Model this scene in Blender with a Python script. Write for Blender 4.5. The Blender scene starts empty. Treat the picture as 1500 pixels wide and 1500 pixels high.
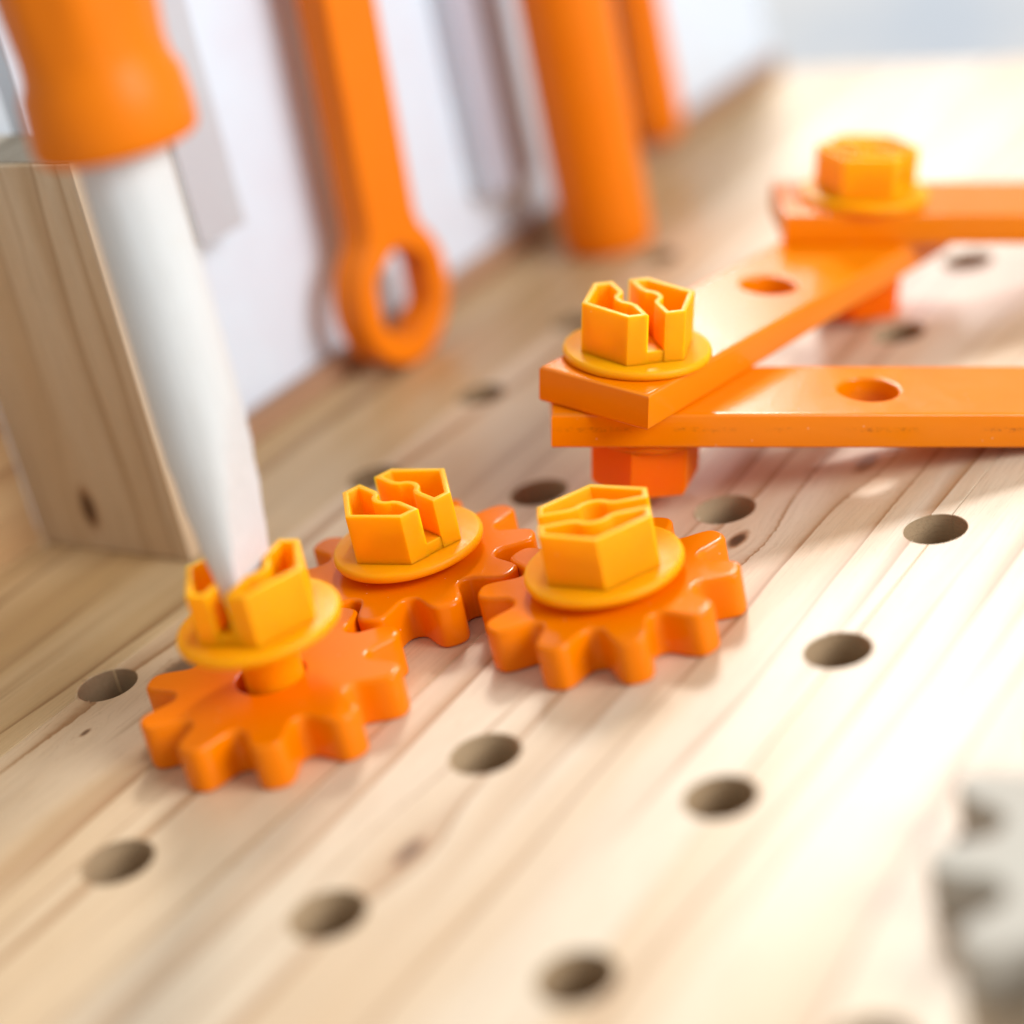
import bpy, bmesh, math, random
from mathutils import Vector, Matrix
from mathutils.geometry import tessellate_polygon

random.seed(7)
MM = 0.001
scene = bpy.context.scene
col = scene.collection

# ------------------------------------------------------------------ camera
cam_d = bpy.data.cameras.new('camera')
cam = bpy.data.objects.new('camera', cam_d)
col.objects.link(cam)
CX = Vector((0.82592156, 0.52747465, -0.19905798))
CY = Vector((-0.08195936, 0.46165765, 0.88326377))
CZ = Vector((0.55779588, -0.71319192, 0.42452449))
CPOS = Vector((277.950, -218.511, 178.098))
cam.matrix_world = Matrix(((CX.x, CY.x, CZ.x, CPOS.x * MM),
                           (CX.y, CY.y, CZ.y, CPOS.y * MM),
                           (CX.z, CY.z, CZ.z, CPOS.z * MM),
                           (0, 0, 0, 1)))
cam_d.sensor_width = 36.0
cam_d.lens = 69.722
cam_d.clip_start = 0.01
cam_d.clip_end = 50.0
cam_d.dof.use_dof = True
cam_d.dof.focus_distance = 0.379
cam_d.dof.aperture_fstop = 3.9
cam_d.dof.aperture_blades = 0
scene.camera = cam

# ------------------------------------------------------------------ world (plain bright room) and window light
world = bpy.data.worlds.new('World')
scene.world = world
world.use_nodes = True
bg = world.node_tree.nodes['Background']
bg.inputs['Color'].default_value = (0.93, 0.965, 1.0, 1)
bg.inputs['Strength'].default_value = 0.38


def area(name, target, az, el, dist, sx, sy, power, color):
    d = bpy.data.lights.new(name, 'AREA')
    d.shape = 'RECTANGLE'
    d.size = sx
    d.size_y = sy
    d.energy = power
    d.color = color
    o = bpy.data.objects.new(name, d)
    col.objects.link(o)
    a, e = math.radians(az), math.radians(el)
    v = Vector((math.cos(e) * math.cos(a), math.cos(e) * math.sin(a), math.sin(e)))
    o.location = Vector(target) * MM + v * dist
    o.rotation_euler = v.to_track_quat('Z', 'Y').to_euler()
    return o


area('sunlit_pane_light', (85, 60, 0), 113.5, 40, 2.6, 0.36, 0.36, 25, (1.0, 0.975, 0.93))
area('window_light', (85, 60, 0), 116.5, 31.8, 2.6, 0.62, 1.15, 20, (0.97, 0.985, 1.0))
area('side_window_light', (-20, 120, 20), 2, 27, 2.2, 1.2, 1.0, 36, (0.93, 0.965, 1.0))

scene.view_settings.view_transform = 'Standard'
scene.view_settings.look = 'None'
scene.view_settings.exposure = 0.48
scene.view_settings.gamma = 1.0
scene.view_settings.use_curve_mapping = False
scene.render.engine = 'CYCLES'
scene.cycles.use_denoising = True
scene.cycles.max_bounces = 10
scene.cycles.diffuse_bounces = 5
scene.cycles.sample_clamp_indirect = 6.0


# ------------------------------------------------------------------ node helpers
class T:
    def __init__(self, name):
        self.m = bpy.data.materials.new(name)
        self.m.use_nodes = True
        self.nt = self.m.node_tree
        self.b = self.nt.nodes['Principled BSDF']

    def put(self, sock, v):
        if hasattr(v, 'is_output'):
            self.nt.links.new(v, sock)
        elif v is not None:
            sock.default_value = v

    def math(self, op, a, b=None, c=None, clamp=False):
        n = self.nt.nodes.new('ShaderNodeMath')
        n.operation = op
        n.use_clamp = clamp
        self.put(n.inputs[0], a)
        if b is not None:
            self.put(n.inputs[1], b)
        if c is not None:
            self.put(n.inputs[2], c)
        return n.outputs[0]

    def coords(self):
        tc = self.nt.nodes.new('ShaderNodeTexCoord')
        s = self.nt.nodes.new('ShaderNodeSeparateXYZ')
        v = self.nt.nodes.new('ShaderNodeVectorMath')
        v.operation = 'SCALE'
        v.inputs['Scale'].default_value = 1000.0
        self.nt.links.new(tc.outputs['Object'], v.inputs[0])
        self.nt.links.new(v.outputs[0], s.inputs[0])
        return s.outputs

    def vec(self, x, y, z):
        n = self.nt.nodes.new('ShaderNodeCombineXYZ')
        self.put(n.inputs[0], x)
        self.put(n.inputs[1], y)
        self.put(n.inputs[2], z)
        return n.outputs[0]

    def noise(self, v, scale=1.0, detail=2.0, rough=0.5, dist=0.0):
        n = self.nt.nodes.new('ShaderNodeTexNoise')
        n.inputs['Scale'].default_value = scale
        n.inputs['Detail'].default_value = detail
        n.inputs['Roughness'].default_value = rough
        n.inputs['Distortion'].default_value = dist
        self.nt.links.new(v, n.inputs['Vector'])
        return n.outputs['Fac']

    def smooth(self, x, lo, hi, a=0.0, b=1.0):
        n = self.nt.nodes.new('ShaderNodeMapRange')
        n.interpolation_type = 'SMOOTHSTEP'
        self.put(n.inputs['Value'], x)
        n.inputs['From Min'].default_value = lo
        n.inputs['From Max'].default_value = hi
        n.inputs['To Min'].default_value = a
        n.inputs['To Max'].default_value = b
        return n.outputs[0]

    def mix(self, fac, a, b, mode='MIX'):
        n = self.nt.nodes.new('ShaderNodeMix')
        n.data_type = 'RGBA'
        n.blend_type = mode
        self.put(n.inputs[0], fac)
        self.put(n.inputs[6], a)
        self.put(n.inputs[7], b)
        return n.outputs[2]

    def bump(self, h, strength, dist):
        n = self.nt.nodes.new('ShaderNodeBump')
        n.inputs['Strength'].default_value = strength
        n.inputs['Distance'].default_value = dist
        self.nt.links.new(h, n.inputs['Height'])
        self.nt.links.new(n.outputs[0], self.b.inputs['Normal'])


def rgb(r, g, b):
    return (r, g, b, 1.0)


def wood(name, across, along, depth, off, pale, mid, dark, line=0.55, knots=(), rough=0.5, coat=0.2, freq=0.10):
    """pine: pale ground, drifting broad bands, thin darker growth lines, fine fibre, knots.
    across / along / depth: index of the object axis lying across / along the grain / into it."""
    pale, mid, dark = [[x * 0.85 for x in q] for q in (pale, mid, dark)]
    t = T(name)
    c = t.coords()
    u, v, w = c[across], c[along], c[depth]
    uo = t.math('ADD', u, off)
    # knots bend the grain round them
    kmask = kcore = None
    bend = None
    for (ku, kv, ru, rv, strength) in knots:
        du = t.math('DIVIDE', t.math('SUBTRACT', u, ku), ru)
        dv = t.math('DIVIDE', t.math('SUBTRACT', v, kv), rv)
        d2 = t.math('ADD', t.math('MULTIPLY', du, du), t.math('MULTIPLY', dv, dv))
        wob = t.noise(t.vec(u, v, 3.1), 0.6, 3, 0.6)
        d2 = t.math('MULTIPLY', d2, t.math('ADD', 0.55, wob))
        m = t.smooth(d2, 0.35, 1.5, strength, 0.0)
        core = t.smooth(d2, 0.1, 0.75, strength, 0.0)
        g = t.math('POWER', 2.718, t.math('MULTIPLY', d2, -0.12))
        bd = t.math('MULTIPLY', g, t.math('MULTIPLY', du, 2.2))
        kmask = m if kmask is None else t.math('MAXIMUM', kmask, m)
        kcore = core if kcore is None else t.math('MAXIMUM', kcore, core)
        bend = bd if bend is None else t.math('ADD', bend, bd)
    if bend is not None:
        uo = t.math('SUBTRACT', uo, bend)
    wobble = t.noise(t.vec(t.math('MULTIPLY', uo, 0.03), t.math('MULTIPLY', v, 0.0035), t.math('MULTIPLY', w, 0.01)), 1.0, 2, 0.5)
    wobble2 = t.noise(t.vec(t.math('MULTIPLY', uo, 0.12), t.math('MULTIPLY', v, 0.012), 7.7), 1.0, 2, 0.5)
    ring = t.math('ADD', t.math('MULTIPLY', uo, freq),
                  t.math('ADD', t.math('MULTIPLY', wobble, 2.6), t.math('ADD', t.math('MULTIPLY', wobble2, 0.5), t.math('MULTIPLY', w, 0.07))))
    saw = t.math('FRACT', ring)
    late = t.math('MULTIPLY', t.smooth(saw, 0.35, 0.96), t.smooth(saw, 0.96, 1.0, 1.0, 0.0))
    vary = t.noise(t.vec(t.math('MULTIPLY', uo, 0.09), t.math('MULTIPLY', v, 0.006), 1.3), 1.0, 2, 0.6)
    late = t.math('MULTIPLY', t.math('POWER', late, 1.6), t.smooth(vary, 0.40, 0.68))
    hair = t.math('MULTIPLY', t.smooth(saw, 0.86, 0.97), t.smooth(saw, 0.97, 1.0, 1.0, 0.0))
    hair = t.math('MULTIPLY', hair, t.smooth(vary, 0.38, 0.56))
    broad = t.noise(t.vec(t.math('MULTIPLY', uo, 0.06), t.math('MULTIPLY', v, 0.005), 4.2), 1.0, 3, 0.55)
    fibre = t.noise(t.vec(t.math('MULTIPLY', uo, 2.2), t.math('MULTIPLY', v, 0.07), t.math('MULTIPLY', w, 2.0)), 1.0, 4, 0.65)
    pores = t.noise(t.vec(t.math('MULTIPLY', uo, 5.0), t.math('MULTIPLY', v, 0.5), t.math('MULTIPLY', w, 5.0)), 1.0, 2, 0.5)
    base = t.mix(t.smooth(broad, 0.36, 0.68), rgb(*pale), rgb(*mid))
    base = t.mix(t.math('MULTIPLY', late, line), base, rgb(*dark))
    base = t.mix(t.math('MULTIPLY', hair, line), base, rgb(*[x * 0.8 for x in dark]))
    base = t.mix(t.smooth(fibre, 0.42, 0.72, 0.0, 0.42), base, rgb(*[x * 0.72 for x in mid]))
    base = t.mix(t.smooth(pores, 0.62, 0.75, 0.0, 0.22), base, rgb(*dark))
    fleck = t.noise(t.vec(t.math('MULTIPLY', uo, 1.9), t.math('MULTIPLY', v, 0.22), 9.0), 1.0, 3, 0.6)
    base = t.mix(t.smooth(fleck, 0.64, 0.72, 0.0, 0.35), base, rgb(*dark))
    if kmask is not None:
        base = t.mix(t.math('MULTIPLY', kmask, 0.8), base, rgb(0.30, 0.13, 0.045))
        base = t.mix(t.math('MULTIPLY', kcore, 0.9), base, rgb(0.06, 0.028, 0.012))
    t.nt.links.new(base, t.b.inputs['Base Color'])
    t.b.inputs['Roughness'].default_value = rough
    t.b.inputs['Specular IOR Level'].default_value = 0.3
    t.b.inputs['Coat Weight'].default_value = coat
    t.b.inputs['Coat Roughness'].default_value = 0.28
    h = t.math('ADD', t.math('MULTIPLY', fibre, 0.6), t.math('MULTIPLY', pores, 0.5))
    t.bump(h, 0.35, 0.00025)
    return t.m


def dust(t, p, colr):
    """sparse pale specks of wood dust lying on a painted or moulded surface"""
    n = t.nt.nodes.new('ShaderNodeTexVoronoi')
    n.inputs['Scale'].default_value = 0.55
    t.nt.links.new(p, n.inputs['Vector'])
    pick = t.nt.nodes.new('ShaderNodeSeparateXYZ')
    t.nt.links.new(n.outputs['Color'], pick.inputs[0])
    m = t.math('MULTIPLY', t.smooth(n.outputs['Distance'], 0.05, 0.11, 1.0, 0.0), t.smooth(pick.outputs[0], 0.80, 0.86))
    return t.mix(t.math('MULTIPLY', m, 0.55), colr, rgb(0.85, 0.62, 0.40))


def paint(name, color, rough, coat, peel=0.25, cracks=None, spec=0.5):
    color = [x * 0.85 for x in color]
    t = T(name)
    c = t.coords()
    p = t.vec(c[0], c[1], c[2])
    n1 = t.noise(p, 0.06, 3, 0.55)
    n2 = t.noise(p, 0.9, 3, 0.6)
    colr = t.mix(t.smooth(n1, 0.3, 0.7, 0.0, 0.25), rgb(*color), rgb(color[0] * 0.93, color[1] * 0.8, color[2] * 0.8))
    if cracks is not None:                                  # worn specks in the paint along the middle of a bar edge
        zc, half = cracks
        band = t.smooth(t.math('ABSOLUTE', t.math('SUBTRACT', c[2], zc)), half * 0.3, half, 1.0, 0.0)
        cn = t.noise(t.vec(t.math('MULTIPLY', c[0], 1.6), t.math('MULTIPLY', c[1], 1.6), t.math('MULTIPLY', c[2], 6.0)), 1.0, 4, 0.7)
        cl = t.noise(t.vec(t.math('MULTIPLY', c[0], 0.08), 2.0, 0.5), 1.0, 1, 0.5)
        msk = t.math('MULTIPLY', t.math('MULTIPLY', band, t.smooth(cn, 0.52, 0.60)), t.smooth(cl, 0.36, 0.56))
        colr = t.mix(t.math('MULTIPLY', msk, 0.75), colr, rgb(0.22, 0.05, 0.01))
    colr = dust(t, p, colr)
    t.nt.links.new(colr, t.b.inputs['Base Color'])
    smudge = t.noise(p, 0.11, 4, 0.65, 0.6)
    rr = t.math('ADD', t.smooth(n2, 0.3, 0.75, rough * 0.85, rough * 1.15), t.smooth(smudge, 0.40, 0.75, 0.0, 0.08))
    t.nt.links.new(rr, t.b.inputs['Roughness'])
    t.b.inputs['Coat Weight'].default_value = coat
    t.b.inputs['Specular IOR Level'].default_value = spec
    t.b.inputs['Coat Roughness'].default_value = 0.12
    n3 = t.noise(t.vec(t.math('MULTIPLY', c[0], 0.35), t.math('MULTIPLY', c[1], 1.6), t.math('MULTIPLY', c[2], 1.6)), 1.0, 3, 0.6)
    t.bump(t.math('ADD', t.math('MULTIPLY', n2, 0.5), n3), peel, 0.0002)
    return t.m


def plastic(name, color):
    """slightly translucent moulded plastic: light that falls on the far side shines through"""
    t = T(name)
    c = t.coords()
    p = t.vec(c[0], c[1], c[2])
    n1 = t.noise(p, 0.10, 2, 0.5)
    colr = t.mix(t.smooth(n1, 0.3, 0.7, 0.0, 0.3), rgb(*color), rgb(color[0], color[1] * 0.85, color[2]))
    colr = dust(t, p, colr)
    t.nt.links.new(colr, t.b.inputs['Base Color'])
    n2 = t.noise(p, 1.8, 3, 0.6)
    n4 = t.noise(p, 0.5, 4, 0.7)
    t.nt.links.new(t.smooth(n4, 0.3, 0.7, 0.36, 0.52), t.b.inputs['Roughness'])
    t.b.inputs['Specular IOR Level'].default_value = 0.18
    t.bump(n2, 0.12, 0.00015)
    t.b.inputs['Subsurface Weight'].default_value = 1.0
    t.b.inputs['Subsurface Radius'].default_value = (1.0, 1.0, 0.15)
    t.b.inputs['Subsurface Scale'].default_value = 0.004
    return t.m


PALE = (0.81, 0.65, 0.465)
MID = (0.73, 0.515, 0.31)
DARK = (0.46, 0.24, 0.095)
M = {}
M['plank'] = [
    wood('pine_plank_far_left', 0, 1, 2, 13.0, (0.69, 0.485, 0.255), (0.59, 0.375, 0.165), (0.32, 0.15, 0.045), 0.8, coat=0.4),
    wood('pine_plank_left', 0, 1, 2, 47.0, (0.82, 0.625, 0.41), (0.73, 0.49, 0.26), (0.42, 0.20, 0.07), 0.8,
         knots=((13.0, 8.5, 6.0, 7.5, 0.75), (8.4, -15.0, 0.8, 1.6, 0.8)), coat=0.4),
    wood('pine_plank_middle', 0, 1, 2, 131.0, PALE, MID, (0.45, 0.22, 0.08), 0.8,
         knots=((98.6, 78.6, 2.0, 4.0, 1.0), (110.5, 114.3, 2.6, 5.5, 0.55), (93.3, -27.5, 2.2, 5.0, 0.75))),
    wood('pine_plank_right', 0, 1, 2, 212.0, (0.82, 0.655, 0.46), (0.72, 0.50, 0.29), (0.42, 0.20, 0.06), 0.85),
    wood('pine_plank_far_right', 0, 1, 2, 333.0, PALE, MID, DARK, 0.55),
]
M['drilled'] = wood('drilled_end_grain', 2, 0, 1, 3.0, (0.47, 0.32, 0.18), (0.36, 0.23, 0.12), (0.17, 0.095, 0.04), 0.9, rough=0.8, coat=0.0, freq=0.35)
M['post'] = wood('pine_post', 0, 2, 1, 71.0, (0.75, 0.59, 0.40), (0.67, 0.475, 0.275), (0.42, 0.235, 0.10), 0.5,
                 knots=((-45.0, 10.7, 2.9, 6.0, 1.0),), rough=0.5, coat=0.1)
M['end_grain'] = wood('end_grain', 0, 1, 2, 5.0, (0.42, 0.36, 0.27), (0.33, 0.27, 0.19), (0.17, 0.12, 0.07), 0.8, rough=0.6, coat=0.0, freq=0.3)
M['side'] = wood('pine_side', 2, 1, 0, 17.0, (0.62, 0.40, 0.20), (0.54, 0.31, 0.14), (0.34, 0.16, 0.06), 0.6, rough=0.5, coat=0.1)
M['rail'] = wood('pine_rail', 2, 1, 0, 29.0, (0.45, 0.26, 0.15), (0.38, 0.20, 0.11), (0.36, 0.18, 0.08), 0.5, rough=0.5, coat=0.1)
ORANGE = (1.0, 0.235, 0.0)
M['gear'] = paint('orange_gear_paint', ORANGE, 0.15, 0.0, 0.06, spec=0.2)
M['bar'] = paint('orange_bar_paint', (0.96, 0.25, 0.0), 0.17, 0.0, 0.2, spec=0.38)
M['bar_worn'] = paint('orange_bar_paint_worn', (0.96, 0.25, 0.0), 0.17, 0.0, 0.2, spec=0.38, cracks=(-10.9, 0.75))
M['tool'] = paint('orange_tool_paint', (0.93, 0.215, 0.0), 0.4, 0.0, 0.1, spec=0.2)
M['bolt'] = plastic('orange_plastic', (1.0, 0.33, 0.0))
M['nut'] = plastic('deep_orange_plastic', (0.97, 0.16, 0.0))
M['white'] = paint('white_paint', (0.80, 0.885, 0.97), 0.4, 0.15, 0.08)
M['shaft'] = wood('whitened_wood', 0, 2, 1, 9.0, (0.80, 0.81, 0.80), (0.80, 0.78, 0.73), (0.66, 0.52, 0.36), 0.35, rough=0.42, coat=0.1)
M['pale_grey'] = paint('pale_grey_paint', (0.60, 0.60, 0.62), 0.5, 0.0, 0.1)
t_ = T('pale_floor')
c_ = t_.coords()
fn = t_.noise(t_.vec(t_.math('MULTIPLY', c_[0], 0.012), t_.math('MULTIPLY', c_[1], 0.006), 0.0), 1.0, 2, 0.5)
t_.nt.links.new(t_.mix(t_.smooth(fn, 0.3, 0.7), rgb(0.36, 0.39, 0.43), rgb(0.47, 0.46, 0.45)), t_.b.inputs['Base Color'])
t_.b.inputs['Roughness'].default_value = 0.9
t_.b.inputs['Specular IOR Level'].default_value = 0.0
M['floor'] = t_.m
M['pale_lilac'] = paint('pale_lilac_paint', (0.60, 0.63, 0.72), 0.5, 0.0, 0.1)
M['tan'] = paint('shaded_side_tan', (0.46, 0.33, 0.20), 0.6, 0.0, 0.2)  # pale block's side face in brown shade, the shade put into its colour
M['grey'] = paint('grey_gear_paint', (0.60, 0.56, 0.47), 0.75, 0.0, 0.1)
M['grey'].node_tree.nodes['Principled BSDF'].inputs['Specular IOR Level'].default_value = 0.15


# ------------------------------------------------------------------ mesh helpers (all in millimetres)
class Mesh:
    def __init__(self):
        self.v, self.f, self.mi = [], [], []

    def add(self, vs, fs, mi=0):
        o = len(self.v)
        self.v += [tuple(p) for p in vs]
        self.f += [tuple(i + o for i in f) for f in fs]
        self.mi += [mi] * len(fs)

    def build(self, name, mats, parent=None, smooth=40, mat4=None):
        me = bpy.data.meshes.new(name)
        vs = [Vector(p) for p in self.v]
        if mat4 is not None:
            vs = [mat4 @ p for p in vs]
        me.from_pydata([p * MM for p in vs], [], self.f)
        for p, i in zip(me.polygons, self.mi):
            p.material_index = i
        bm = bmesh.new()
        bm.from_mesh(me)
        bmesh.ops.remove_doubles(bm, verts=bm.verts, dist=1e-7)
        bmesh.ops.recalc_face_normals(bm, faces=bm.faces)
        bm.to_mesh(me)
        bm.free()
        for m in (mats if isinstance(mats, (list, tuple)) else [mats]):
            me.materials.append(m)
        for p in me.polygons:
            p.use_smooth = True
        me.set_sharp_from_angle(angle=math.radians(smooth))
        o = bpy.data.objects.new(name, me)
        col.objects.link(o)
        if parent is not None:
            o.parent = parent
        return o


def signed_area(p):
    return 0.5 * sum(p[i - 1][0] * p[i][1] - p[i][0] * p[i - 1][1] for i in range(len(p)))


def offset(poly, d):
    """inset a counter-clockwise polygon by d (negative d grows it)"""
    out = []
    n = len(poly)
    for i in range(n):
        a, b, c = Vector(poly[i - 1]), Vector(poly[i]), Vector(poly[(i + 1) % n])
        e1, e2 = (b - a).normalized(), (c - b).normalized()
        n1, n2 = Vector((-e1.y, e1.x)), Vector((-e2.y, e2.x))
        k = n1 + n2
        l = max(0.35, 1 + n1.dot(n2))
        q = b + k * (d / l)
        out.append((q.x, q.y))
    return out


def circle(cx, cy, r, n=40, ph=0.0):
    return [(cx + r * math.cos(ph + 2 * math.pi * i / n), cy + r * math.sin(ph + 2 * math.pi * i / n)) for i in range(n)]


def arc_prof(b, z0, z1, seg, bottom=True):
    """(inset, z) pairs from the bottom support ring to the top one"""
    up = [(b * (1 - math.cos(a)), z1 - b * (1 - math.sin(a))) for a in [math.pi / 2 * k / seg for k in range(seg + 1)]]
    dn = [(i, z0 + (z1 - z)) for i, z in reversed(up)]
    sup = b + 0.08
    if bottom:
        return [(sup, z0)] + dn + up + [(sup, z1)]
    return [(0, z0)] + up + [(sup, z1)]


def rings_to(mesh, rings, mi=0):
    n = len(rings[0])
    vs = [p for r in rings for p in r]
    fs = []
    for k in range(len(rings) - 1):
        for i in range(n):
            j = (i + 1) % n
            fs.append((k * n + i, k * n + j, (k + 1) * n + j, (k + 1) * n + i))
    mesh.add(vs, fs, mi)


def cap(mesh, loops, z):
    pts = [Vector((x, y, z)) for l in loops for x, y in l]
    tris = tessellate_polygon([[Vector((x, y, 0)) for x, y in l] for l in loops])
    mesh.add(pts, [tuple(t) for t in tris])


def plate(mesh, outer, holes, z0, z1, b=0.6, bh=None, seg=4, hole_mi=0):
    """a slab of the given outline with holes through it and rounded edges"""
    bh = b if bh is None else bh
    if signed_area(outer) < 0:
        outer = outer[::-1]
    prof = arc_prof(b, z0, z1, seg)
    rings = []
    for ins, z in prof:
        rings.append([(x, y, z) for x, y in (offset(outer, ins) if ins else outer)])
    rings_to(mesh, rings)
    top, bot = [[p[:2] for p in rings[-1]]], [[p[:2] for p in rings[0]]]
    for h in holes:
        if signed_area(h) < 0:
            h = h[::-1]
        hp = arc_prof(bh, z0, z1, seg)
        hr = [[(x, y, z) for x, y in (offset(h, -ins) if ins else h)] for ins, z in hp]
        rings_to(mesh, hr, hole_mi)
        top.append([p[:2] for p in hr[-1]])
        bot.append([p[:2] for p in hr[0]])
    cap(mesh, top, z1)
    cap(mesh, bot, z0)


def lathe(mesh, prof, n=64, cx=0.0, cy=0.0, mod=None):
    """prof: (r, z) list; r = 0 at an end closes it with a fan"""
    rings = []
    for r, z in prof:
        ring = []
        for i in range(n):
            a = 2 * math.pi * i / n
            rr = r if mod is None else mod(r, z, a)
            ring.append((cx + rr * math.cos(a), cy + rr * math.sin(a), z))
        rings.append(ring)
    rings_to(mesh, rings)
    for ring in (rings[0], rings[-1]):
        mesh.add(ring, [tuple(range(n))])


def box(mesh, x0, x1, y0, y1, z0, z1, b=0.4):
    plate(mesh, [(x0, y0), (x1, y0), (x1, y1), (x0, y1)], [], z0, z1, b, seg=3)


def empty(name, loc=(0, 0, 0)):
    o = bpy.data.objects.new(name, None)
    o.empty_display_size = 0.01
    col.objects.link(o)
    o.location = Vector(loc) * MM
    return o


def tag(o, label=None, cat=None, group=None, kind=None):
    if label:
        o['label'] = label
    if cat:
        o['category'] = cat
    if group:
        o['group'] = group
    if kind:
        o['kind'] = kind
    return o


# ------------------------------------------------------------------ bench top: five glued pine planks, drilled on a 45 mm grid
bench = empty('bench_top')
tag(bench, 'pale pine bench top of long planks drilled with a grid of holes', kind='structure')
SEAMS = [-72.5, -3.0, 66.5, 136.0, 205.5, 275.0]
V0, V1, THICK, HR = -150.0, 400.0, 18.0, 6.0
HOLES = [(45.0 * i, 45.0 * j) for i in range(0, 6) for j in range(-3, 6)]


def seam_side(u, forward, inside):
    """points along a seam from V0 to V1, going round the holes that the seam cuts; inside = +1 if the plank lies on +u"""
    pts = []
    for hu, hv in sorted([h for h in HOLES if abs(h[0] - u) < HR], key=lambda h: h[1]):
        half = math.sqrt(HR * HR - (u - hu) ** 2)
        a0 = math.atan2(-half, u - hu)
        a1 = math.atan2(half, u - hu)
        if inside > 0:
            if a1 < a0:
                a1 += 2 * math.pi
            # go from lower crossing through +u side to the upper one
            while a0 > 0:
                a0 -= 2 * math.pi
            a1 = -a0
        else:
            a0, a1 = (a0 % (2 * math.pi)), (a1 % (2 * math.pi))
        n = 28
        for k in range(n + 1):
            a = a0 + (a1 - a0) * k / n
            pts.append((hu + HR * math.cos(a), hv + HR * math.sin(a)))
    pts = [(u, V0)] + pts + [(u, V1)]
    return pts if forward else pts[::-1]


for k in range(5):
    ua, ub = SEAMS[k] + 0.015, SEAMS[k + 1] - 0.015
    outline = seam_side(ub, True, -1) + seam_side(ua, False, +1)
    inner = [circle(hu, hv, HR, 44) for hu, hv in HOLES if ua + HR < hu < ub - HR]
    m = Mesh()
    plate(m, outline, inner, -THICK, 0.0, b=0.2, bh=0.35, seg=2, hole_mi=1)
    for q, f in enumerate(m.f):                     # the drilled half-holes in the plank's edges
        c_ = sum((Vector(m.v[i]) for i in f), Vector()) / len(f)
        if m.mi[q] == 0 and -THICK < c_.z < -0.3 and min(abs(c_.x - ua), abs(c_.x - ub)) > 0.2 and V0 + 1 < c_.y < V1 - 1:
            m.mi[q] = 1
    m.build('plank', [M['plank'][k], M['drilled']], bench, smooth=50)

# pale surface the bench stands on
m = Mesh()
m.add([(-2500, -1500, -THICK - 0.05), (2500, -1500, -THICK - 0.05), (2500, 3500, -THICK - 0.05), (-2500, 3500, -THICK - 0.05)], [(0, 1, 2, 3)])
tag(m.build('floor', M['floor']), 'plain pale blue-grey floor behind the bench', kind='structure')

# torn fibres round the drilled holes in view
for hx, hy, cnt in ((0, 0, 26), (135, 90, 16), (90, 90, 14), (135, 45, 14), (90, 0, 12), (135, 0, 12), (45, 90, 10), (0, 90, 10)):
    m = Mesh()
    a_mid = random.uniform(200, 330)
    for k in range(cnt):
        a = math.radians(random.gauss(a_mid, 45))
        r = HR + random.uniform(0.05, 0.5)
        x, y = hx + r * math.cos(a), hy + r * math.sin(a)
        s_ = random.uniform(0.10, 0.40)
        q = [Vector((x, y, 0.0)) + Vector((random.uniform(-s_, s_) * 0.6, random.uniform(-s_, s_) * 1.6, random.uniform(-0.08, s_ * 0.7))) for _ in range(4)]
        m.add(q, [(0, 1, 2), (0, 2, 3), (0, 3, 1), (1, 3, 2)])
    tag(m.build('splinters', M['plank'][1 if hx < 60 else 2], bench), kind='stuff')

# ------------------------------------------------------------------ wooden uprights at the left edge
m = Mesh()
box(m, -72.5, -64.0, -150.0, 45.8, 0.02, 91.0, 0.5)
tag(m.build('side_panel', M['side']), 'dark brown wooden side panel left of the post with the knot', 'panel')

post = empty('wooden_post', (-40, 56, 0))
tag(post, 'upright pine post with one dark knot standing at the left edge of the bench', 'post')
m = Mesh()
box(m, -63.9, -17.8, 46.0, 66.0, 0.02, 90.2, 0.7)
o = m.build('post_body', M['post'])
o.parent = post
o.matrix_parent_inverse = post.matrix_world.inverted()
m = Mesh()
box(m, -63.2, -18.5, 46.7, 65.3, 90.2, 90.5, 0.1)
e_ = m.build('end_grain', M['end_grain'])


def adopt(child, parent):
    child.parent = parent
    child.matrix_parent_inverse = Matrix.Translation(-parent.location)


adopt(o, post)
adopt(e_, post)

back = empty('back_panel', (-50, 180, 0))
tag(back, 'white painted back panel with a low wooden rail behind the hanging tools', 'panel')
m = Mesh()
box(m, -55.0, -49.0, 66.2, 400.0, 0.02, 138.0, 0.6)
adopt(m.build('panel_board', M['white']), back)
m = Mesh()
box(m, -48.95, -45.0, 66.2, 400.0, 0.02, 6.5, 0.5)
adopt(m.build('rail', M['rail']), back)

# ------------------------------------------------------------------ gears
GT = 9.0


def gear_outline(n, root, tip, half_tip, phase, per=26):
    """rounded trapezoid teeth"""
    pitch = 2 * math.pi / n
    pts = []
    for k in range(n):
        for s in range(per):
            x = (s / per - 0.5) * 2              # -1..1 over one pitch, tooth centre at 0
            a = abs(x)
            h = 1.0 / (1.0 + math.exp((a - half_tip) / 0.095))
            h = h * (1 - 0.05 * a * a)
            r = root + (tip - root) * h
            # sharpen the flanks: teeth a little broader at the base
            pts.append((r, phase + k * pitch + x * pitch / 2))
    return [(r * math.cos(a), r * math.sin(a)) for r, a in pts]


def make_gear(name, n, root, tip, phase, mat, loc, hole=6.2, half_tip=0.54):
    m = Mesh()
    out = gear_outline(n, root, tip, half_tip, math.radians(phase))
    plate(m, out, [circle(0, 0, hole, 48)], 0.0, GT, b=0.85, bh=0.35, seg=5)
    o = m.build(name, mat, smooth=50)
    o.location = Vector(loc) * MM
    return o


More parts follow.
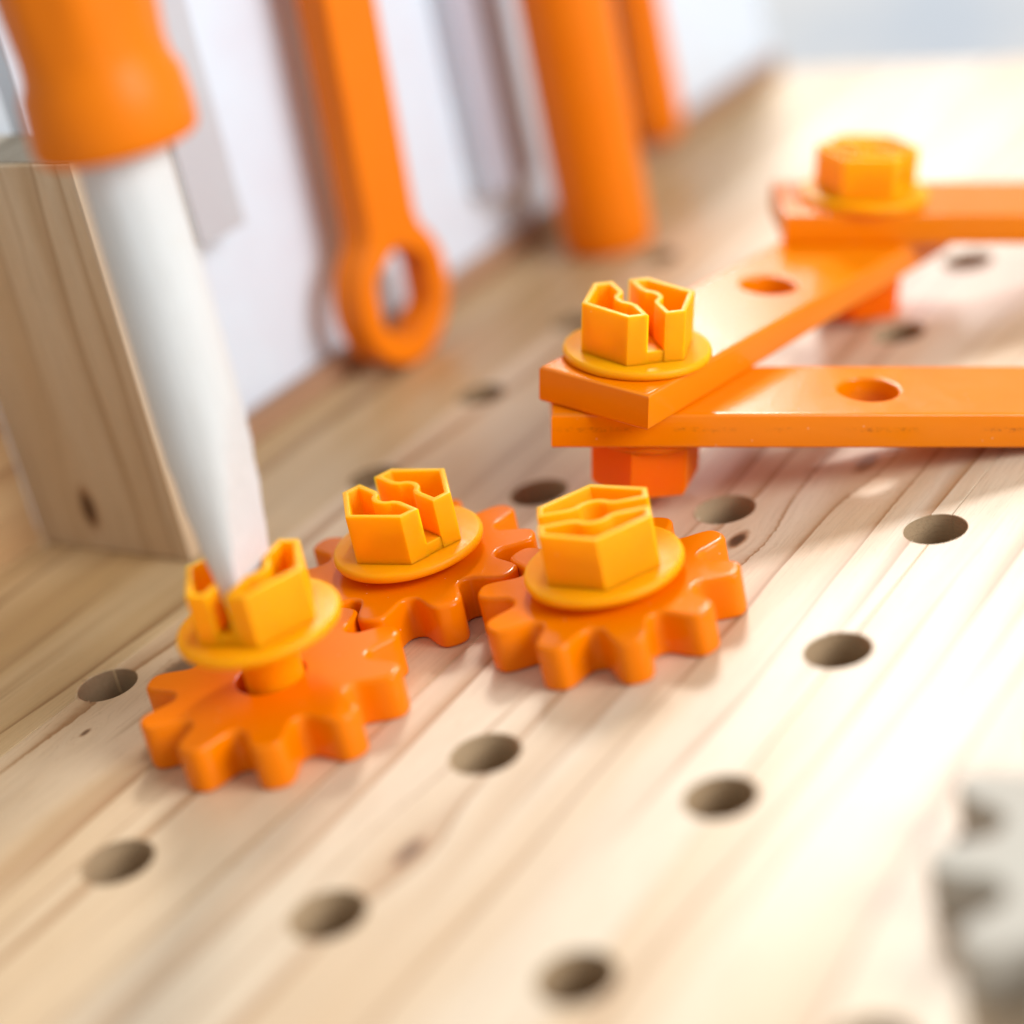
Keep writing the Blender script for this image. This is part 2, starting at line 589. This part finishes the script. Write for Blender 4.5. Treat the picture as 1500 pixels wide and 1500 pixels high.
GR = 'orange wooden gears'
tag(make_gear('toy_gear', 10, 17.7, 24.8, -17.0, M['gear'], (45, 0, 0.03), hole=6.5),
    'orange wooden gear at front left, under the screwdriver, its bolt lifted clear', 'gear', GR)
tag(make_gear('toy_gear', 10, 17.7, 24.8, -2.2, M['gear'], (45, 45, 0.03)),
    'orange wooden gear at the back, meshing with both other orange gears', 'gear', GR)
tag(make_gear('toy_gear', 10, 17.7, 24.8, -13.8, M['gear'], (90, 45, 0.03)),
    'orange wooden gear on the right of the three, in front of the linked bars', 'gear', GR)
tag(make_gear('toy_gear', 14, 32.5, 42.0, 175.0, M['grey'], (216, -1, 0.03), hole=6.2, half_tip=0.46),
    'large blurred grey gear lying in the lower right corner', 'gear')

# ------------------------------------------------------------------ split-head plastic bolts
HEAD_H, FL_T = 10.2, 2.0


def half_head_outline(R=11.9, slot=1.75, bump=2.6):
    """half of a hexagon on +y, cut by a slot along x whose wall bows round a centre hole"""
    ap = R * math.cos(math.pi / 6)              # flats at x = +-ap, vertex on +y
    hy = R * 0.5
    pts = [(ap, slot), (ap, hy), (0, R), (-ap, hy), (-ap, slot)]
    r = bump
    c0 = math.asin(min(1, (slot - 0.9) / r)) if slot > 0.9 else 0
    wall = [(-r - 1.6, slot)]
    for k in range(11):
        a = math.pi - c0 - (math.pi - 2 * c0) * k / 10
        wall.append((r * math.cos(a) * 1.0, slot + (r * 0.78) * math.sin(a)))
    wall.append((r + 1.6, slot))
    return pts + wall


def shell(mesh, outer, wall, z0, zf, z1):
    """hollow prism open at the top: outer wall, inner wall, floor, rounded rim"""
    if signed_area(outer) < 0:
        outer = outer[::-1]
    inner = offset(outer, wall)
    b = 0.22
    prof_o = [(0, z0), (0, z1 - b), (b * 0.3, z1 - b * 0.3), (b, z1)]
    rings = [[(x, y, z) for x, y in (offset(outer, i) if i else outer)] for i, z in prof_o]
    rings += [[(x, y, z1) for x, y in offset(outer, wall - b)],
              [(x, y, z1 - b * 0.3) for x, y in offset(outer, wall - b * 0.3)],
              [(x, y, z1 - b) for x, y in inner], [(x, y, zf) for x, y in inner]]
    rings_to(mesh, rings)
    cap(mesh, [inner], zf)
    cap(mesh, [outer], z0)


def make_bolt(slot_deg, shank_len, mat4, label, group, name='toy_bolt', tilt=None):
    root = bpy.data.objects.new(name, None)
    root.empty_display_size = 0.01
    col.objects.link(root)
    m4 = mat4 @ Matrix.Rotation(math.radians(slot_deg), 4, 'Z')
    root.matrix_world = Matrix.Translation(m4.translation * MM) @ m4.to_3x3().to_4x4()
    tag(root, label, 'bolt', group)
    f = Mesh()
    prof = [(0.2, 0), (14.3, 0), (14.75, 0.25), (14.95, 0.8), (14.95, 1.2), (14.75, 1.75), (14.3, FL_T), (0.2, FL_T)]
    lathe(f, prof, 96)
    f.build('flange', M['bolt'], root, smooth=60)
    out = half_head_outline()
    for s in (1, -1):
        h = Mesh()
        shell(h, [(x * s, y * s) for x, y in out], 1.15, FL_T - 0.3, FL_T + 2.6, FL_T + HEAD_H)
        h.build('head_half', M['bolt'], root, smooth=28)
    g = Mesh()
    box(g, -10.1, 10.1, -1.9, 1.9, FL_T - 0.2, FL_T + 2.4, 0.15)
    g.build('slot_floor', M['bolt'], root)
    s = Mesh()
    lathe(s, [(0.2, -shank_len), (4.4, -shank_len), (5.4, -shank_len + 1.2), (5.4, -0.9), (5.9, 0.02), (0.2, 0.02)], 56)
    s.build('shank', M['bolt'], root, smooth=60)
    return root


BG = 'orange plastic bolts'
tr = Matrix.Translation
make_bolt(101.0, 28.0, tr(Vector((46.5, -0.5, 19.6))), 'raised orange bolt with the screwdriver tip in its slot', BG)
make_bolt(-20.0, 22.0, tr(Vector((45, 45, 10.9))), 'orange bolt standing on the back gear between the other two gear bolts', BG)
make_bolt(33.0, 22.0, tr(Vector((90, 45, 10.9))), 'large orange bolt on the right gear, below the end of the bars', BG)

# ------------------------------------------------------------------ the linkage: three bars, two bolts, two nuts; it leans on its nuts and far ends
LJ = Vector((73.1846, 95.3308, 32.1627))
LN = Vector((0.17085704, 0.10229239, 0.9799715))
LX = Vector((0.82592156, 0.52747465, -0.19905798))
LY = LN.cross(LX)
LM = Matrix(((LX.x, LY.x, LN.x, LJ.x), (LX.y, LY.y, LN.y, LJ.y), (LX.z, LY.z, LN.z, LJ.z), (0, 0, 0, 1)))
LMW = Matrix.Translation(LJ * MM) @ LM.to_3x3().to_4x4()
BT = 7.5
JX, JY = 0.4, -2.6
BX, BY = 57.6, 79.6


def bar(x0, x1, w, z0, z1, holes, ang, origin, mat, label):
    m = Mesh()
    plate(m, [(x0, -w / 2), (x1, -w / 2), (x1, w / 2), (x0, w / 2)], [circle(h, 0, 6.1, 48) for h in holes], z0, z1, b=0.75, bh=0.7, seg=4)
    o = m.build('wooden_bar', mat, smooth=50)
    o.matrix_world = LMW @ Matrix.Translation(Vector((origin[0], origin[1], 0)) * MM) @ Matrix.Rotation(math.radians(ang), 4, 'Z')
    tag(o, label, 'bar', 'orange bars of the linkage')
    return o


bar(-18.1, 86.0, 25.6, -2 * BT, -BT - 0.03, [0, 46.1], 0.0, (JX, JY), M['bar_worn'],
    'lowest orange bar, nearest the viewer, with fine cracks along its front edge')
bar(-17.2, 119.0, 25.6, -BT, -0.02, [0, 51.4, 100.2], 55.2 - 1.2, (JX, JY), M['bar'],
    'slanting orange bar that joins the front bar to the back bar')
bar(-20.3, 104.0, 26.0, 0.0, BT, [0, 48.0], 0.0, (BX, BY), M['bar'],
    'topmost orange bar at the upper right, at the far end of the slanting bar')

make_bolt(107.0, 25.0, LM @ tr(Vector((JX - 0.8, JY, 0.02))), 'yellow-orange bolt at the pointed front corner of the linked bars', BG)
make_bolt(-36.0, 25.0, LM @ tr(Vector((BX, BY, BT + 0.02))), 'blurred orange bolt on the topmost bar at the upper right', BG)


def make_nut(z_top, x, y, rot, label):
    root = bpy.data.objects.new('hex_nut', None)
    root.empty_display_size = 0.01
    col.objects.link(root)
    m4 = LM @ tr(Vector((x, y, z_top))) @ Matrix.Rotation(math.radians(rot), 4, 'Z')
    root.matrix_world = Matrix.Translation(m4.translation * MM) @ m4.to_3x3().to_4x4()
    tag(root, label, 'nut', 'orange hexagon nuts under the bars')
    f = Mesh()
    lathe(f, [(5.6, -1.9), (11.4, -1.9), (11.9, -1.4), (11.9, -0.5), (11.5, -0.02), (5.6, -0.02)], 72)
    f.build('flange', M['nut'], root, smooth=60)
    h = Mesh()
    hexa = [(11.6 * math.cos(math.radians(60 * i)), 11.6 * math.sin(math.radians(60 * i))) for i in range(6)]
    rings = [[(x_ * s, y_ * s, z) for x_, y_ in hexa] for s, z in ((1.0, -1.8), (0.985, -11.2), (0.93, -12.4), (0.86, -12.8))]
    rings_to(h, rings)
    cap(h, [hexa], -1.8)
    cap(h, [[(x_ * .86, y_ * .86) for x_, y_ in hexa]], -12.8)
    h.build('hexagon_body', M['nut'], root, smooth=30)
    return root


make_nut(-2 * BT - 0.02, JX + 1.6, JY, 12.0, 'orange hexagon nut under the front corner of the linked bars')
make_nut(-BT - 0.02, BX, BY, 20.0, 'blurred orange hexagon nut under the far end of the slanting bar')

# ------------------------------------------------------------------ screwdriver standing in the slot of the raised bolt
sd = empty('screwdriver', (46.5, -0.5, 0))
tag(sd, 'toy screwdriver with white shaft and orange handle, tip in the raised bolt', 'screwdriver')
m = Mesh()
rings = []
sr = 7.7
ang = math.radians(101.0)
for z, h, w in [(24.7, 1.15, 6.0), (25.6, 1.35, 6.2), (30, 1.9, 6.5), (38, 3.0, 6.9), (46, 4.3, 7.3), (54, 5.7, 7.6), (60, 6.8, 7.7), (65, 7.7, 7.7), (90, 7.7, 7.7), (113, 7.7, 7.7)]:
    ring = []
    for i in range(72):
        a = 2 * math.pi * i / 72
        x = w * math.cos(a)
        y = max(-h, min(h, sr * math.sin(a)))
        ring.append((x * math.cos(ang) - y * math.sin(ang), x * math.sin(ang) + y * math.cos(ang), z))
    rings.append(ring)
rings_to(m, rings)
m.add(rings[0], [tuple(range(72))])
m.add(rings[-1], [tuple(range(72))])
m.build('shaft', M['shaft'], sd, smooth=24)
m = Mesh()


def flutes(r, z, a):
    k = max(0.0, min(1.0, (z - 124) / 8)) * max(0.0, min(1.0, (196 - z) / 8))
    return r - 0.7 * k * (0.5 - 0.5 * math.cos(8 * a))


lathe(m, [(0.3, 108.6), (12.2, 108.6), (12.9, 109.0), (13.3, 110.0), (13.4, 113.5), (13.0, 118.5), (11.9, 121), (11.7, 124), (12.4, 132), (13.2, 150), (13.4, 175),
          (13.0, 190), (11.6, 198), (8.5, 203), (0.3, 205)], 96, mod=flutes)
m.build('handle', M['tool'], sd, smooth=50)

# ------------------------------------------------------------------ tools along the back panel
# ring spanner, standing on its ring against the rail; outline in (v, z)
m = Mesh()
cy_, cz_, ro = 153.0, 18.6, 18.5
out = []
hw = 9.8
ca = math.asin(hw / ro) + 0.10
top = 150.0
for k in range(49):                                   # round the ring from the right shoulder down and up to the left one
    a = math.pi / 2 - ca - (2 * math.pi - 2 * ca) * k / 48
    out.append((cy_ + ro * math.cos(a), cz_ + ro * math.sin(a)))
z_sh = cz_ + ro * math.cos(ca)
out = out[::-1]
neck = [(hw + 0.9, 1.6), (hw + 0.1, 4.0), (hw, 7.0)]
left = [(cy_ - x, z_sh + dz) for x, dz in neck]
right = [(cy_ + x, z_sh + dz) for x, dz in neck]
# out now runs left shoulder -> bottom -> right shoulder; then up the right side, round the open jaw, down the left
jaw = [(cy_ + 9.8, 112), (cy_ + 19, 122), (cy_ + 20, 134), (cy_ + 13, 144), (cy_ + 8, 146), (cy_ + 8, 130), (cy_, 125),
       (cy_ - 8, 130), (cy_ - 8, 146), (cy_ - 13, 144), (cy_ - 20, 134), (cy_ - 19, 122), (cy_ - 9.8, 112)]
outline = out + right + jaw + left[::-1]
hexh = [(cy_ + 12.7 * math.cos(math.radians(30 + 60 * i)), cz_ + 12.7 * math.sin(math.radians(30 + 60 * i))) for i in range(6)]
hexh = [(p[0] + (q[0] - p[0]) * t_, p[1] + (q[1] - p[1]) * t_) for p, q in zip(hexh, hexh[1:] + hexh[:1]) for t_ in (0.12, 0.5, 0.88)]
plate(m, outline, [hexh], -39.6, -30.0, b=0.9, bh=0.9, seg=4)
perm = Matrix(((0, 0, 1, 0), (1, 0, 0, 0), (0, 1, 0, 0), (0, 0, 0, 1)))   # (v, z, u) -> (u, v, z)
o = m.build('ring_spanner', M['tool'], smooth=50, mat4=Matrix.Translation(Vector((0, 153, 18.6))) @ Matrix.Rotation(math.radians(-4), 4, 'X') @ Matrix.Translation(Vector((0, -153, -18.6))) @ perm)
tag(o, 'orange wooden ring spanner standing upright on its round end', 'spanner')

# thick handle
th = empty('mallet', (-20.5, 234.5, 0))
tag(th, 'thick upright orange mallet handle at the back, right of the ring spanner', 'mallet')
m = Mesh()
lathe(m, [(0.3, 0.03), (11.2, 0.03), (12.1, 0.5), (12.6, 1.6), (12.8, 6), (12.9, 40), (12.6, 80), (11.6, 110), (11.2, 128), (0.3, 128)], 72)
m.build('handle', M['tool'], th, smooth=50)
m = Mesh()
box(m, -22, 22, -16, 16, 128.05, 160, 3.0)
m.build('head', M['white'], th)

# a slimmer handle behind it, close to the panel
tn = empty('awl', (-41.2, 306, 6.5))
tag(tn, 'narrow orange tool handle half hidden behind the thick mallet handle', 'tool')
m = Mesh()
lathe(m, [(0.3, 0.03), (3.5, 0.3), (6.0, 1.8), (7.4, 5.0), (7.8, 12), (7.2, 30), (6.8, 55), (7.4, 80), (6.8, 92), (0.3, 93)], 48)
m.build('handle', M['tool'], tn, smooth=50)
m = Mesh()
lathe(m, [(0.3, 93.05), (2.6, 93.05), (2.6, 118), (0.4, 128)], 32)
m.build('spike', M['white'], tn, smooth=50)


# pale blocks hanging on the white panel
def hanging(v0, v1, z0, z1, u0, u1, label, backing='tan', face='pale_grey'):
    e = empty('hanging_block', (u0, v0, z0))
    tag(e, label, 'block', 'pale blocks on the back panel')
    a = Mesh()
    box(a, u1 - 2.2, u1, v0, v1, z0, z1, 0.4)
    adopt(a.build('face_board', M[face]), e)
    b_ = Mesh()
    box(b_, u0, u1 - 2.25, v0 + 0.2, v1 - 0.2, z0 + 0.2, z1, 0.3)
    adopt(b_.build('backing', M[backing]), e)  # tan here paints the shaded side of the same pale block


hanging(96.5, 112.5, 52.5, 132.0, -48.95, -39.5, 'pale grey block hanging between the screwdriver and the ring spanner')
hanging(213.0, 236.0, 22.0, 128.0, -48.95, -41.5, 'pale grey block hanging between the ring spanner and the thick mallet handle', 'white', 'pale_lilac')
